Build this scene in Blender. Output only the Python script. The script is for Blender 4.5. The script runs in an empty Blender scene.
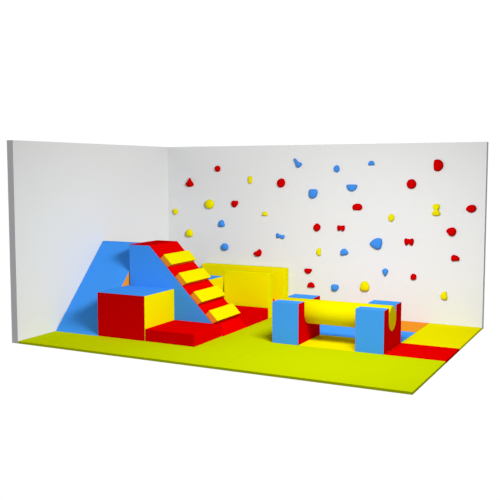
import bpy, bmesh, math
from mathutils import Vector, Matrix

M = 0.6            # one play module, metres
T = 0.025          # mat thickness, metres
TM = T / M
scene = bpy.context.scene
COL = scene.collection

# ------------------------------------------------------------------ materials
def vinyl(name, rgb, rough=0.6, spec=0.0, grain=0.01):
    m = bpy.data.materials.new(name)
    m.use_nodes = True
    nt = m.node_tree
    b = nt.nodes['Principled BSDF']
    b.inputs['Base Color'].default_value = (*rgb, 1)
    b.inputs['Roughness'].default_value = rough
    b.inputs['Specular IOR Level'].default_value = spec
    n = nt.nodes.new('ShaderNodeTexNoise')
    n.inputs['Scale'].default_value = 420
    n.inputs['Detail'].default_value = 2
    tc = nt.nodes.new('ShaderNodeTexCoord')
    nt.links.new(tc.outputs['Object'], n.inputs['Vector'])
    bp = nt.nodes.new('ShaderNodeBump')
    bp.inputs['Strength'].default_value = grain
    bp.inputs['Distance'].default_value = 0.002
    nt.links.new(n.outputs['Fac'], bp.inputs['Height'])
    nt.links.new(bp.outputs['Normal'], b.inputs['Normal'])
    return m

RED = vinyl('red_vinyl', (0.56, 0.0, 0.0))
BLUE = vinyl('blue_vinyl', (0.046, 0.265, 0.78))
YELLOW = vinyl('yellow_vinyl', (0.64, 0.59, 0.0))
ORANGE = vinyl('orange_vinyl', (0.68, 0.235, 0.018))
GREEN = vinyl('green_vinyl', (0.42, 0.50, 0.0))
H_RED = vinyl('red_resin', (0.43, 0.0, 0.0), 0.5, 0.0, 0.05)
H_BLUE = vinyl('blue_resin', (0.038, 0.20, 0.60), 0.5, 0.01, 0.05)
H_YELLOW = vinyl('yellow_resin', (0.60, 0.55, 0.0), 0.5, 0.0, 0.05)
WALL = vinyl('white_wall_paint', (0.565, 0.575, 0.588), 0.7, 0.0, 0.006)
EDGE = vinyl('grey_panel_edge', (0.60, 0.605, 0.63), 0.6, 0.0, 0.006)

# ------------------------------------------------------------------ mesh helpers
def link(name, bm, mat, parent=None, bevel=0.0, segs=2, smooth=False, origin=None):
    """link a bmesh (world metres) as one mesh object; origin moves the object origin"""
    bmesh.ops.recalc_face_normals(bm, faces=bm.faces[:])
    if bevel:
        es = [e for e in bm.edges if len(e.link_faces) == 2 and e.calc_face_angle(0) > 0.6]
        bmesh.ops.bevel(bm, geom=es, offset=bevel, segments=segs, profile=0.5, affect='EDGES', clamp_overlap=True)
    if origin is None and parent is not None:
        origin = Vector(parent['_o'])
    if origin is None:
        xs = [v.co for v in bm.verts]
        origin = Vector(((min(v.x for v in xs) + max(v.x for v in xs)) / 2,
                         (min(v.y for v in xs) + max(v.y for v in xs)) / 2,
                         min(v.z for v in xs)))
    origin = Vector(origin)
    for v in bm.verts:
        v.co -= origin
    me = bpy.data.meshes.new(name)
    bm.to_mesh(me)
    bm.free()
    me.materials.append(mat)
    if smooth:
        for p in me.polygons:
            p.use_smooth = True
    o = bpy.data.objects.new(name, me)
    COL.objects.link(o)
    if parent is not None:
        o.parent = parent
    else:
        o.location = origin
    return o

def thing(name, label, cat, loc, group=None):
    o = bpy.data.objects.new(name, None)
    o.empty_display_size = 0.1
    COL.objects.link(o)
    o.location = loc
    o['_o'] = tuple(loc)
    tag(o, label, cat, group)
    return o

def tag(o, label, cat, group=None):
    o['label'] = label
    o['category'] = cat
    if group:
        o['group'] = group
    return o

def box(x0, x1, y0, y1, z0, z1):
    bm = bmesh.new()
    bmesh.ops.create_cube(bm, size=1)
    for v in bm.verts:
        v.co = Vector((x0 if v.co.x < 0 else x1, y0 if v.co.y < 0 else y1, z0 if v.co.z < 0 else z1))
    return bm

def prism(pts, axis, a, b):
    """closed 2D outline extruded along an axis from a to b.  axis 'y': pts are (x,z); 'x': (y,z); 'z': (x,y)"""
    def p3(p, t):
        return {'y': (p[0], t, p[1]), 'x': (t, p[0], p[1]), 'z': (p[0], p[1], t)}[axis]
    bm = bmesh.new()
    A = [bm.verts.new(p3(p, a)) for p in pts]
    B = [bm.verts.new(p3(p, b)) for p in pts]
    bm.faces.new(A)
    bm.faces.new(B[::-1])
    n = len(pts)
    for i in range(n):
        bm.faces.new((A[i], A[(i + 1) % n], B[(i + 1) % n], B[i]))
    return bm

def mm(*pts):
    return [(p[0] * M, p[1] * M) for p in pts]

# ------------------------------------------------------------------ the setting
H = 2.127
D = 4.95 * M
W = 7.0 * M
LT, BT = 0.082, 0.095
def struct(o):
    o['kind'] = 'structure'
    return o
struct(link('wall_back', box(-LT, W - 0.006, 0, BT, 0, H), WALL))
struct(link('wall_left', box(-LT, 0, -D + 0.006, 0, 0, H), WALL))
struct(link('trim_1', box(-LT, 0, -D, -D + 0.006, 0, H), EDGE))       # grey cut edge of the left panel
struct(link('trim_2', box(W - 0.006, W, 0, BT, 0, H), EDGE))         # grey cut edge of the back panel

# ------------------------------------------------------------------ floor mats
G = 0.0012
def mat_tile(x0, x1, y0, y1, mat, label):
    o = link('floor_mat', box(x0 * M + G, x1 * M - G, y0 * M + G, y1 * M - G, 0, T), mat, bevel=0.0015)
    return tag(o, label, 'mat', 'padded floor mats')
mat_tile(0, 4, -4.95, 0, GREEN, 'large lime green floor mat under the stairs, ramp and cubes at left')
mat_tile(4, 7, -4.95, -3, GREEN, 'lime green floor mat at the front right, in front of the yellow roll')
mat_tile(4, 6, -3, -2, YELLOW, 'yellow floor mat beneath the yellow roll and its blue supports')
mat_tile(6, 7, -3, -2, RED, 'red floor mat at the right edge between green and yellow mats')
mat_tile(4, 6, -2, -1, BLUE, 'blue floor mat behind the yellow roll')
mat_tile(4, 6, -1, 0, ORANGE, 'orange floor mat along the back wall behind the blue mat')
mat_tile(6, 7, -2, 0, YELLOW, 'yellow floor mat at the right end against the back wall')

# ------------------------------------------------------------------ ramp in the corner (slope faces the viewer)
SK = 0.005
x0, x1 = 0.004, 0.966 * M
rt = thing('foam_ramp', 'blue foam ramp with orange side, leaning up beside the left wall', 'ramp', (0.5 * M, -3.2 * M, T))
prof = mm((-2.40, TM), (-2.40, 1.60), (-2.465, 1.60), (-3.94, TM))
link('body', prism(prof, 'x', x0, x1), ORANGE, rt, bevel=0.003)
nrm = Vector((-1.56, 1.475)).normalized() * SK
cov = [(-2.40 * M, 1.60 * M), (-2.465 * M, 1.60 * M), (-3.94 * M, T),
       (-3.94 * M + nrm.x * 1.3, T), (-2.465 * M + nrm.x * 0.4, 1.60 * M + SK), (-2.40 * M, 1.60 * M + SK)]
link('sloping_cover', prism(cov, 'x', x0, x1), BLUE, rt)

# ------------------------------------------------------------------ stairs sloping down to the right
ya, yb = -2.95 * M, -1.975 * M
st = thing('foam_stairs', 'tall blue and red foam slope with four yellow steps', 'stairs', (2.0 * M, -2.46 * M, T))
X0, XT, XE, ZT = 0.988, 1.448, 3.0, 1.615
prof = mm((X0, TM), (X0, ZT), (XT, ZT), (XE, TM + 0.002))
link('body', prism(prof, 'y', ya, yb), BLUE, st, bevel=0.002)
sl = Vector((XE - XT, 0, TM - ZT)).normalized()            # down the slope
nl = Vector((-sl.z, 0, sl.x))                               # out of the slope
cov = [(X0 * M, ZT * M), (X0 * M, ZT * M + SK * 1.2), (XT * M + nl.x * SK * 0.6, ZT * M + SK * 1.2),
       (XE * M + 0.007, T), (XE * M, T), (XT * M, ZT * M)]
link('sloping_cover', prism(cov, 'y', ya, yb), RED, st)
for s0 in (0.325, 0.783, 1.241, 1.695):
    P0 = Vector((XT * M, 0, ZT * M)) + sl * (s0 * M) + nl * (SK - 0.001)
    wd, th = 0.222 * M, 0.106 * M
    q = [P0, P0 + nl * th + sl * 0.004, P0 + nl * th + sl * (wd + 0.012), P0 + sl * wd]
    tr = link('step', prism([(p.x, p.z) for p in q], 'y', ya, yb - 0.04), ORANGE, st, bevel=0.003)
    c = 0.004
    r = [q[0] + sl * 0.001 + nl * 0.004, q[1] - sl * c, q[1] + nl * c, q[2] + nl * c + sl * 0.001, q[2], q[1]]
    r = [q[1] - sl * 0.003 - nl * 0.001, q[1] + nl * c - sl * 0.003, q[2] + nl * c + sl * 0.003, q[2] - nl * 0.001 + sl * 0.003]
    bk = [q[0] - sl * 0.003 + nl * 0.01, q[1] - sl * 0.003, q[1], q[0] + nl * 0.01]
    cb = prism([(p.x, p.z) for p in r], 'y', ya, yb - 0.04)
    link('step_top', cb, YELLOW, tr, origin=Vector(st['_o']))

# ------------------------------------------------------------------ cubes beside the stairs
def cube(xa, xb, y0, y1, zt, label):
    xa, xb, y0, y1, zt = xa * M, xb * M, y0 * M, y1 * M, zt * M
    t = thing('foam_cube', label, 'foam block', ((xa + xb) / 2, (y0 + y1) / 2, T), 'foam cubes either side of the stairs')
    k = 0.002
    link('body', box(xa, xb - k, y0, y1, T, zt - k), RED, t, bevel=0.001)
    link('top_panel', box(xa, xb, y0, y1, zt - k, zt), BLUE, t)
    link('side_panel', box(xb - k, xb, y0, y1, T, zt - k), YELLOW, t)
    return t
cube(0.968, 1.982, -3.93, -2.955, 0.84, 'foam cube with red front, blue top and yellow side, in front of the stairs')
cube(0.99, 1.962, -1.97, -1.01, 0.84, 'foam cube half hidden behind the stairs, blue top just showing')

def pad(xa, xb, y0, y1, zt, label):
    o = link('foam_pad', box(xa * M, xb * M, y0 * M, y1 * M, T, zt * M), RED, bevel=0.004)
    return tag(o, label, 'foam pad', 'low red pads either side of the stairs')
pad(1.986, 2.985, -3.925, -2.955, 0.258, 'low red foam pad in front of the stairs, beside the yellow cube side')
pad(1.982, 3.01, -1.966, -1.04, 0.262, 'low red foam pad behind the stairs, against the yellow slide wall')

# ------------------------------------------------------------------ yellow walled slide against the back wall
sd = thing('walled_slide', 'long yellow walled foam slide standing against the back wall', 'slide', (2.0 * M, -0.5 * M, T))
SX0, SX1, SZ = 0.99 * M, 3.0 * M, 0.965 * M
link('side_wall', box(1.968 * M, SX1, -0.985 * M, -0.795 * M, T, SZ), YELLOW, sd, bevel=0.006, segs=3)
link('side_wall', box(SX0, SX1, -0.19 * M, -0.006, T, SZ), YELLOW, sd, bevel=0.006, segs=3)
prof = [(1.972 * M, T), (1.972 * M, 0.85 * M), (2.23 * M, 0.85 * M), (2.99 * M, T)]
link('sliding_surface', prism(prof, 'y', -0.794 * M, -0.191 * M), RED, sd, bevel=0.003)

# ------------------------------------------------------------------ roll and its two supports
RC_Y, RC_Z, RR = -2.525 * M, 0.557 * M, 0.213 * M
BTOP = 0.757 * M
def u_profile(y0, y1, z0, z1, r):
    pts = [(y0, z0), (y1, z0), (y1, z1), (RC_Y + r, z1)]
    n = 40
    for i in range(n + 1):
        a = -math.pi * i / n
        pts.append((RC_Y + r * math.cos(a), RC_Z + r * math.sin(a)))
    pts += [(RC_Y - r, z1), (y0, z1)]
    return pts
def u_block(xa, xb, k_axis_margin=0.0):
    """U shaped slab along x built as left, right and bottom strips (quads only, no long concave faces)"""
    y0, y1 = -3.0 * M + 0.001, -2.005 * M
    r = RR + 0.0015
    bm = bmesh.new()
    out = []
    n = 40
    inner = [(RC_Y - r, BTOP)] + [(RC_Y - r * math.cos(math.pi * i / n), RC_Z - r * math.sin(math.pi * i / n)) for i in range(n + 1)] + [(RC_Y + r, BTOP)]
    outer = []
    for i, (y, z) in enumerate(inner):
        if i == 0:
            outer.append((y0, BTOP))
        elif i == len(inner) - 1:
            outer.append((y1, BTOP))
        else:
            f = (i - 1) / n
            dy, dz = -math.cos(math.pi * f), -math.sin(math.pi * f)
            # ray from the slot centre to the block outline
            ts = []
            if dy < -1e-6: ts.append((y0 - RC_Y) / dy)
            if dy > 1e-6: ts.append((y1 - RC_Y) / dy)
            if dz < -1e-6: ts.append((T - RC_Z) / dz)
            t = min(ts)
            outer.append((RC_Y + dy * t, RC_Z + dz * t))
    # snap nearest samples to the bottom corners
    for cy in (y0, y1):
        j = min(range(1, len(outer) - 1), key=lambda q: (outer[q][0] - cy) ** 2 + (outer[q][1] - T) ** 2)
        outer[j] = (cy, T)
    rows = []
    for x in (xa, xb):
        rows.append(([bm.verts.new((x, y, z)) for y, z in inner], [bm.verts.new((x, y, z)) for y, z in outer]))
    (ia, oa), (ib, ob) = rows
    for i in range(len(inner) - 1):
        bm.faces.new((ia[i], ia[i + 1], oa[i + 1], oa[i]))
        bm.faces.new((ib[i], ob[i], ob[i + 1], ib[i + 1]))
        bm.faces.new((ia[i], ib[i], ib[i + 1], ia[i + 1]))
        bm.faces.new((oa[i], oa[i + 1], ob[i + 1], ob[i]))
    for i in (0, len(inner) - 1):
        bm.faces.new((ia[i], oa[i], ob[i], ib[i]))
    return bm
def support(xa, xb, label):
    t = thing('roll_support', label, 'foam block', ((xa + xb) / 2 * M, -2.5 * M, T), 'foam supports holding the roll')
    k = 0.0015
    link('body', u_block(xa * M + k, xb * M - k), BLUE, t)
    link('side_panel', u_block(xa * M, xa * M + k), RED, t)
    link('side_panel', u_block(xb * M - k, xb * M), RED, t)
    return t
support(4.005, 4.5, 'blue foam support with red sides under the left end of the yellow roll')
support(5.51, 6.0, 'blue foam support with red sides under the right end of the yellow roll')

bm = bmesh.new()
rings = []
xa, xb = 4.01 * M, 6.0 * M + 0.001
for x, r in ((xa, RR - 0.005), (xa + 0.005, RR), (xb - 0.005, RR), (xb, RR - 0.005)):
    rings.append([bm.verts.new((x, RC_Y + r * math.cos(2 * math.pi * i / 64), RC_Z + r * math.sin(2 * math.pi * i / 64))) for i in range(64)])
for a, b in zip(rings, rings[1:]):
    for i in range(64):
        f = bm.faces.new((a[i], a[(i + 1) % 64], b[(i + 1) % 64], b[i]))
        f.smooth = True
bm.faces.new(rings[0]); bm.faces.new(rings[-1])
roll = link('foam_roll', bm, YELLOW)
tag(roll, 'yellow foam roll lying across the two blue supports', 'foam roll')

# ------------------------------------------------------------------ climbing holds
def circ(n=16, f=lambda a: 1.0):
    return [(f(2 * math.pi * i / n) * math.cos(2 * math.pi * i / n), f(2 * math.pi * i / n) * math.sin(2 * math.pi * i / n)) for i in range(n)]
SHAPES = {
    'oval': circ(),
    'tear': [(0, 1.25), (.22, .7), (.55, .25), (.95, -.2), (1, -.6), (.65, -.95), (0, -1.05), (-.65, -.95), (-1, -.6), (-.95, -.2), (-.55, .25), (-.22, .7)],
    'egg': [(0, 1), (.5, .8), (.8, .3), (1, -.3), (.9, -.75), (.5, -1), (0, -1), (-.5, -1), (-.9, -.75), (-1, -.3), (-.8, .3), (-.5, .8)],
    'egg_down': [(0, -1.05), (.45, -.7), (.75, -.2), (1, .35), (.8, .8), (.4, 1), (0, .9), (-.4, 1), (-.85, .8), (-1, .3), (-.75, -.2), (-.4, -.75)],
    'quarter': [(-1, -.9), (-.95, -.1), (-.7, .6), (-.1, 1), (.5, .9), (.7, .2), (1, -.4), (.95, -.85), (.3, -.95), (-.4, -1)],
    'bar': [(-1, 1), (0, 1.05), (1, 1), (.95, .3), (.8, -.4), (.72, -1), (0, -1.05), (-.72, -1), (-.8, -.4), (-.95, .3)],
    'heart': [(-.95, .6), (-.6, 1), (-.05, .75), (.3, .95), (.9, .85), (1, .2), (.6, -.2), (.3, -.85), (-.1, -1), (-.6, -.7), (-1, -.1)],
    'dome': [(-1, -.95), (-.95, -.3), (-.65, .5), (-.2, .95), (.2, .95), (.65, .5), (.95, -.3), (1, -.95), (.4, -1), (-.4, -1)],
    'bowl': [(-1, .95), (-.4, 1), (.4, 1), (1, .95), (.97, .2), (.7, -.5), (.25, -.95), (-.25, -.95), (-.7, -.5), (-.97, .2)],
    'bone': [(-1, .8), (-.7, 1), (-.35, .5), (.1, .3), (.6, .4), (1, .3), (1, -.4), (.9, -.95), (.5, -.85), (.1, -.45), (-.4, -.55), (-.9, -.85), (-1, -.2)],
    'notch': [(.55, 1.05), (.9, .6), (1, -.1), (.75, -.75), (.1, -1), (-.6, -.8), (-1, -.2), (-.9, .1), (-.4, .25), (.05, .5), (.25, .9)],
    'horn': [(-1, .8), (-.8, 1.05), (-.45, .75), (-.1, .3), (.5, .15), (1, -.1), (.8, -.55), (.4, -.9), (-.2, -1), (-.4, -.55), (-.5, -.05), (-.85, .45)],
    'shield': [(-.95, .85), (-.5, 1), (.5, 1), (1, .9), (1, .1), (.8, -.5), (.2, -1), (-.25, -1), (-.8, -.7), (-.9, 0)],
    'hex': [(0, 1.05), (.5, .8), (.95, .35), (1, -.1), (.7, -.65), (.2, -1), (-.3, -1), (-.75, -.6), (-1, .0), (-.85, .4), (-.4, .8)],
    'halfleft': [(.9, 1), (.1, .85), (-.65, .45), (-1, -.15), (-.6, -.65), (.2, -.95), (.9, -1.05), (1, -.3), (1, .4)],
    'cushion': [(-.45, 1), (.45, 1), (.85, .6), (1, 0), (.8, -.75), (.35, -.85), (0, -.7), (-.35, -.85), (-.8, -.8), (-1, -.05), (-.85, .55)],
    'bow': [(-.75, 1), (-.3, .75), (.3, .75), (.75, 1), (1, .5), (.95, -.3), (.7, -1), (.35, -.85), (0, -.3), (-.35, -.85), (-.7, -1), (-.95, -.3), (-1, .5)],
    'arrow': [(-1.08, -.05), (-.6, .45), (-.1, .9), (.4, 1), (.9, .95), (1, .4), (.92, -.35), (.75, -.95), (.2, -1), (-.4, -.65), (-.8, -.25)],
    'wedge': [(-.75, .6), (-.2, 1), (.35, .85), (.7, .3), (1, -.1), (.75, -.5), (.1, -.65), (-.6, -1), (-.95, -.7), (-.9, 0)],
    'drop': [(-.35, 1), (.35, 1), (.95, .6), (.9, .15), (.45, -.45), (.1, -1), (-.1, -1), (-.45, -.45), (-.9, .15), (-.95, .6)],
    'dee': [(-.9, 1), (-.1, 1.02), (.55, .8), (.95, .3), (.95, -.25), (.55, -.75), (-.1, -1.02), (-.85, -.95), (-1, -.5), (-1, .4)],
    'hourglass': [(-.5, 1), (0, 1.03), (.5, 1), (.9, .8), (.9, .5), (.55, .2), (.5, -.05), (.8, -.35), (1.05, -.65), (.95, -.88), (.5, -1), (0, -1.03), (-.5, -1), (-.95, -.88), (-1.05, -.65), (-.8, -.35), (-.5, -.05), (-.55, .2), (-.9, .5), (-.9, .8)],
    'cushion2': [(-1, -.1), (-.7, .5), (-.3, .85), (.25, 1), (.75, .75), (1, .1), (.7, -.6), (.1, -1), (-.45, -.85), (-.9, -.45)],
    'pointleft': [(-1, .3), (-.6, .75), (0, .95), (.6, .95), (.95, .5), (1, -.05), (.7, -.7), (.2, -1), (-.35, -.8), (-.75, -.25), (-1, 0)],
    'boot': [(-.9, .5), (-.5, 1), (-.1, .8), (.5, .55), (.95, .1), (1, -.6), (.5, -.8), (0, -.65), (-.5, -1), (-.95, -.8), (-1, -.2)],
    'stub': [(-.8, .5), (-.3, 1), (.4, .9), (.95, .4), (1, -.4), (.6, -1), (-.3, -1), (-1, -.85), (-.95, -.1)],
    'lump': [(-.1, .85), (.5, 1), (.7, .6), (.85, -.2), (1, -.8), (.5, -1), (-.3, -.95), (-.9, -.6), (-1, -.1), (-.6, .5)],
}
def chaikin(p, it):
    for _ in range(it):
        q = []
        for i in range(len(p)):
            a, b = p[i], p[(i + 1) % len(p)]
            q += [(a[0] * .75 + b[0] * .25, a[1] * .75 + b[1] * .25), (a[0] * .25 + b[0] * .75, a[1] * .25 + b[1] * .75)]
        p = q
    return p
def hold(colour, shape, x, z, w, h, ang, label):
    pts = SHAPES[shape]
    if shape not in ('oval', 'bone', 'horn', 'bowl', 'tear', 'bow', 'hourglass'):
        k = 0.22
        pts = [(p[0] * (1 - k + k / max(math.hypot(*p), 0.35)), p[1] * (1 - k + k / max(math.hypot(*p), 0.35))) for p in pts]
    pts = chaikin(pts, 2)
    a = math.radians(ang)
    ca, sa = math.cos(a), math.sin(a)
    xs = [p[0] for p in pts]; zs = [p[1] for p in pts]
    mx, mz = (max(xs) + min(xs)) / 2, (max(zs) + min(zs)) / 2
    sx, sz = (max(xs) - min(xs)) / 2, (max(zs) - min(zs)) / 2
    pts = [((p[0] - mx) / sx * w / 2, (p[1] - mz) / sz * h / 2) for p in pts]
    pts = [(p[0] * ca - p[1] * sa, p[0] * sa + p[1] * ca) for p in pts]
    dep = 0.30 * min(w, h) + 0.014
    layers = ((0.97, 0), (1.0, 0.12), (0.99, 0.38), (0.92, 0.66), (0.77, 0.85), (0.5, 0.96), (0.22, 1.0))
    bm = bmesh.new()
    rows = []
    for s, t in layers:
        rows.append([bm.verts.new((x + p[0] * s, -dep * t, z + p[1] * s)) for p in pts])
    n = len(pts)
    for A, B in zip(rows, rows[1:]):
        for i in range(n):
            bm.faces.new((A[i], A[(i + 1) % n], B[(i + 1) % n], B[i]))
    bm.faces.new(rows[0])
    c = bm.verts.new((x, -0.0005 - dep * 1.005, z))
    for i in range(n):
        bm.faces.new((rows[-1][i], rows[-1][(i + 1) % n], c))
    o = link('climbing_hold', bm, {'red': H_RED, 'blue': H_BLUE, 'yellow': H_YELLOW}[colour], smooth=True, origin=(x, 0, z))
    tag(o, label, 'climbing hold', 'climbing holds on the back wall')
HOLDS = [
    ("red", "tear", 0.353, 1.651, 0.112, 0.120, 0, "red teardrop climbing hold nearest the room corner, point upward"),
    ("red", "oval", 0.779, 1.832, 0.078, 0.085, 10, "small red oval climbing hold highest in the left part of the back wall"),
    ("yellow", "oval", 0.656, 1.364, 0.129, 0.126, 0, "large round yellow climbing hold in the left part of the back wall"),
    ("yellow", "egg_down", 0.123, 1.251, 0.069, 0.082, 0, "tiny yellow climbing hold closest to the room corner"),
    ("yellow", "egg", 0.342, 0.970, 0.102, 0.108, 0, "yellow egg-shaped climbing hold just right of the top of the stairs"),
    ("blue", "quarter", 0.836, 1.113, 0.090, 0.092, 0, "blue lopsided climbing hold above the round blue hold at left"),
    ("blue", "oval", 0.883, 0.804, 0.105, 0.098, 0, "round blue climbing hold just above the left end of the yellow slide"),
    ("yellow", "bar", 1.256, 1.688, 0.055, 0.100, 0, "upright yellow bar-shaped climbing hold"),
    ("red", "oval", 1.694, 1.652, 0.107, 0.117, -22, "large tilted red oval climbing hold below the blue horn-shaped hold"),
    ("red", "heart", 1.034, 1.374, 0.097, 0.091, 0, "small red heart-shaped climbing hold right of the large yellow one"),
    ("yellow", "dome", 1.467, 1.259, 0.078, 0.059, 0, "small yellow dome climbing hold with flat bottom"),
    ("blue", "bone", 1.686, 0.980, 0.114, 0.071, 0, "blue bone-shaped climbing hold lying sideways"),
    ("red", "notch", 1.366, 0.750, 0.111, 0.099, 0, "red notched climbing hold just above the middle of the yellow slide"),
    ("blue", "horn", 1.921, 1.902, 0.108, 0.118, 0, "blue horn-shaped climbing hold tilted to the upper left, near the wall top"),
    ("blue", "shield", 2.129, 1.519, 0.114, 0.118, 0, "large blue shield-shaped climbing hold right of the tilted red oval"),
    ("red", "hex", 2.183, 1.105, 0.093, 0.102, 0, "red six-sided climbing hold below the large blue shield hold"),
    ("yellow", "halfleft", 2.207, 0.802, 0.060, 0.103, 0, "yellow half-moon climbing hold with straight right edge"),
    ("red", "bowl", 2.068, 0.550, 0.103, 0.066, 0, "red bowl-shaped climbing hold with flat top, above the left roll support"),
    ("red", "dome", 2.108, 0.380, 0.100, 0.070, 0, "red dome climbing hold with flat bottom, lowest above the left roll support"),
    ("blue", "shield", 2.426, 0.363, 0.096, 0.087, 0, "blue shield-shaped climbing hold low on the wall just above the roll"),
    ("blue", "oval", 2.434, 1.829, 0.074, 0.088, 0, "small blue oval climbing hold near the top middle of the wall"),
    ("blue", "dome", 2.871, 1.897, 0.080, 0.057, 0, "small blue dome climbing hold with flat bottom near the wall top"),
    ("blue", "bowl", 2.630, 1.598, 0.137, 0.084, 0, "wide blue bowl-shaped climbing hold with flat top"),
    ("red", "cushion", 2.703, 1.369, 0.126, 0.082, 0, "wide red cushion climbing hold below the blue bowl-shaped hold"),
    ("red", "bow", 2.498, 1.105, 0.101, 0.074, 0, "small red bow-shaped climbing hold above the blue wedge hold"),
    ("yellow", "oval", 3.125, 1.250, 0.073, 0.090, 0, "small yellow oval climbing hold above the large blue arrow hold"),
    ("blue", "arrow", 2.942, 0.934, 0.153, 0.136, 0, "largest blue climbing hold, pointing left"),
    ("blue", "wedge", 2.544, 0.812, 0.103, 0.086, 0, "blue wedge climbing hold left of the largest blue hold"),
    ("yellow", "egg", 2.809, 0.411, 0.118, 0.124, 0, "large yellow egg-shaped climbing hold just above the roll"),
    ("blue", "drop", 3.061, 0.593, 0.073, 0.094, 0, "small blue drop-shaped climbing hold pointing down"),
    ("red", "oval", 3.360, 1.651, 0.114, 0.114, 0, "round red climbing hold left of and below the red D-shaped hold"),
    ("red", "dee", 3.670, 1.867, 0.112, 0.138, 0, "largest red climbing hold, D-shaped, highest at the right"),
    ("yellow", "hourglass", 3.655, 1.354, 0.096, 0.138, 0, "yellow hourglass-shaped climbing hold"),
    ("red", "bow", 3.343, 0.971, 0.115, 0.085, 0, "large red bow-shaped climbing hold notched below, right of the largest blue hold"),
    ("red", "cushion2", 4.048, 1.378, 0.117, 0.090, 0, "red oval climbing hold nearest the right end of the wall"),
    ("red", "pointleft", 3.831, 1.107, 0.115, 0.102, 0, "red rounded triangular climbing hold below the yellow hourglass"),
    ("red", "boot", 3.883, 0.807, 0.099, 0.076, 0, "red boot-shaped climbing hold below the red triangular hold at right"),
    ("red", "stub", 3.404, 0.561, 0.072, 0.075, 0, "small red stubby climbing hold low on the wall above the orange mat"),
    ("yellow", "lump", 3.764, 0.364, 0.080, 0.100, 0, "yellow lumpy climbing hold low at the right above the yellow mat"),
]
for hd in HOLDS:
    hold(*hd)

for o in scene.objects:
    if '_o' in o:
        del o['_o']

# ------------------------------------------------------------------ light
w = bpy.data.worlds.new('studio')
scene.world = w
w.use_nodes = True
nt = w.node_tree
bg = nt.nodes['Background']
tc = nt.nodes.new('ShaderNodeTexCoord')
sep = nt.nodes.new('ShaderNodeSeparateXYZ')
nt.links.new(tc.outputs['Generated'], sep.inputs[0])
def band(points):
    """strength by elevation: points are (z of the direction, strength)"""
    mz = nt.nodes.new('ShaderNodeMapRange')
    mz.inputs['From Min'].default_value = -1
    mz.inputs['From Max'].default_value = 1
    nt.links.new(sep.outputs['Z'], mz.inputs['Value'])
    cr = nt.nodes.new('ShaderNodeValToRGB')
    cr.color_ramp.interpolation = 'EASE'
    e = cr.color_ramp.elements
    while len(e) < len(points):
        e.new(0.5)
    for el, (z, v) in zip(e, points):
        el.position = (z + 1) / 2
        el.color = (v, v, v, 1)
    nt.links.new(mz.outputs[0], cr.inputs['Fac'])
    return cr.outputs['Color']
back = band([(-1, 1.02), (0.28, 1.02), (0.55, 0.12), (1, 0.12)])         # white backdrop behind the set, dim overhead
front = band([(-1, 0.1), (-0.2, 0.1), (0.02, 1.0), (0.24, 1.0), (0.5, 0.14), (1, 0.14)])   # fill glow low on the viewer's side, added to lift shaded front faces
my = nt.nodes.new('ShaderNodeMapRange')
my.interpolation_type = 'SMOOTHSTEP'
my.inputs['From Min'].default_value = 0.15
my.inputs['From Max'].default_value = 0.55
nt.links.new(sep.outputs['Y'], my.inputs['Value'])
mx = nt.nodes.new('ShaderNodeMix')
mx.data_type = 'RGBA'
nt.links.new(my.outputs[0], mx.inputs[0])
sx = nt.nodes.new('ShaderNodeMapRange')         # added front fill grows towards the left, softening the ramp's shadows
sx.inputs['From Min'].default_value = -0.7
sx.inputs['From Max'].default_value = 0.7
sx.inputs['To Min'].default_value = 1.75
sx.inputs['To Max'].default_value = 0.85
nt.links.new(sep.outputs['X'], sx.inputs['Value'])
vm = nt.nodes.new('ShaderNodeVectorMath')
vm.operation = 'SCALE'
nt.links.new(front, vm.inputs[0])
nt.links.new(sx.outputs[0], vm.inputs['Scale'])
nt.links.new(vm.outputs[0], mx.inputs[6])
nt.links.new(back, mx.inputs[7])
nt.links.new(mx.outputs[2], bg.inputs['Color'])
bg.inputs['Strength'].default_value = 1.0

L = bpy.data.lights.new('key_softbox', 'AREA')
L.shape = 'DISK'
L.size = 1.25
L.energy = 14.2
L.color = (1, 0.995, 0.98)
L.use_nodes = True
ln = L.node_tree
em = ln.nodes['Emission']
fo = ln.nodes.new('ShaderNodeLightFalloff')     # even light across the whole set
fo.inputs['Strength'].default_value = 1.0
ln.links.new(fo.outputs['Constant'], em.inputs['Strength'])
lo = bpy.data.objects.new('key_softbox', L)
COL.objects.link(lo)
lo.location = Vector((6.3, -4.85, 4.15)) * M
lo.rotation_euler = (Vector((4.6 * M, -2.9 * M, 0.0 * M)) - lo.location).to_track_quat('-Z', 'Y').to_euler()

# ------------------------------------------------------------------ camera
cam = bpy.data.cameras.new('camera')
cam.sensor_width = 36
cam.lens = 798.5787 / 500 * 36
cam.shift_x = (250 - 234.772) / 500
cam.shift_y = (240.071 - 250) / 500
co = bpy.data.objects.new('camera', cam)
COL.objects.link(co)
r = Vector((0.88659741, 0.46254002, -0.00132297))
u = Vector((-0.03961218, 0.07877777, 0.99610488))
f = Vector((-0.4608426, 0.88309161, -0.08816638))
mw = Matrix((r, u, -f)).transposed().to_4x4()
mw.translation = Vector((5.8543637, -9.25201507, 1.82356864))
co.matrix_world = mw
scene.camera = co

scene.view_settings.view_transform = 'Standard'
scene.view_settings.look = 'None'
scene.view_settings.gamma = 1
scene.view_settings.use_curve_mapping = False
scene.view_settings.exposure = 0
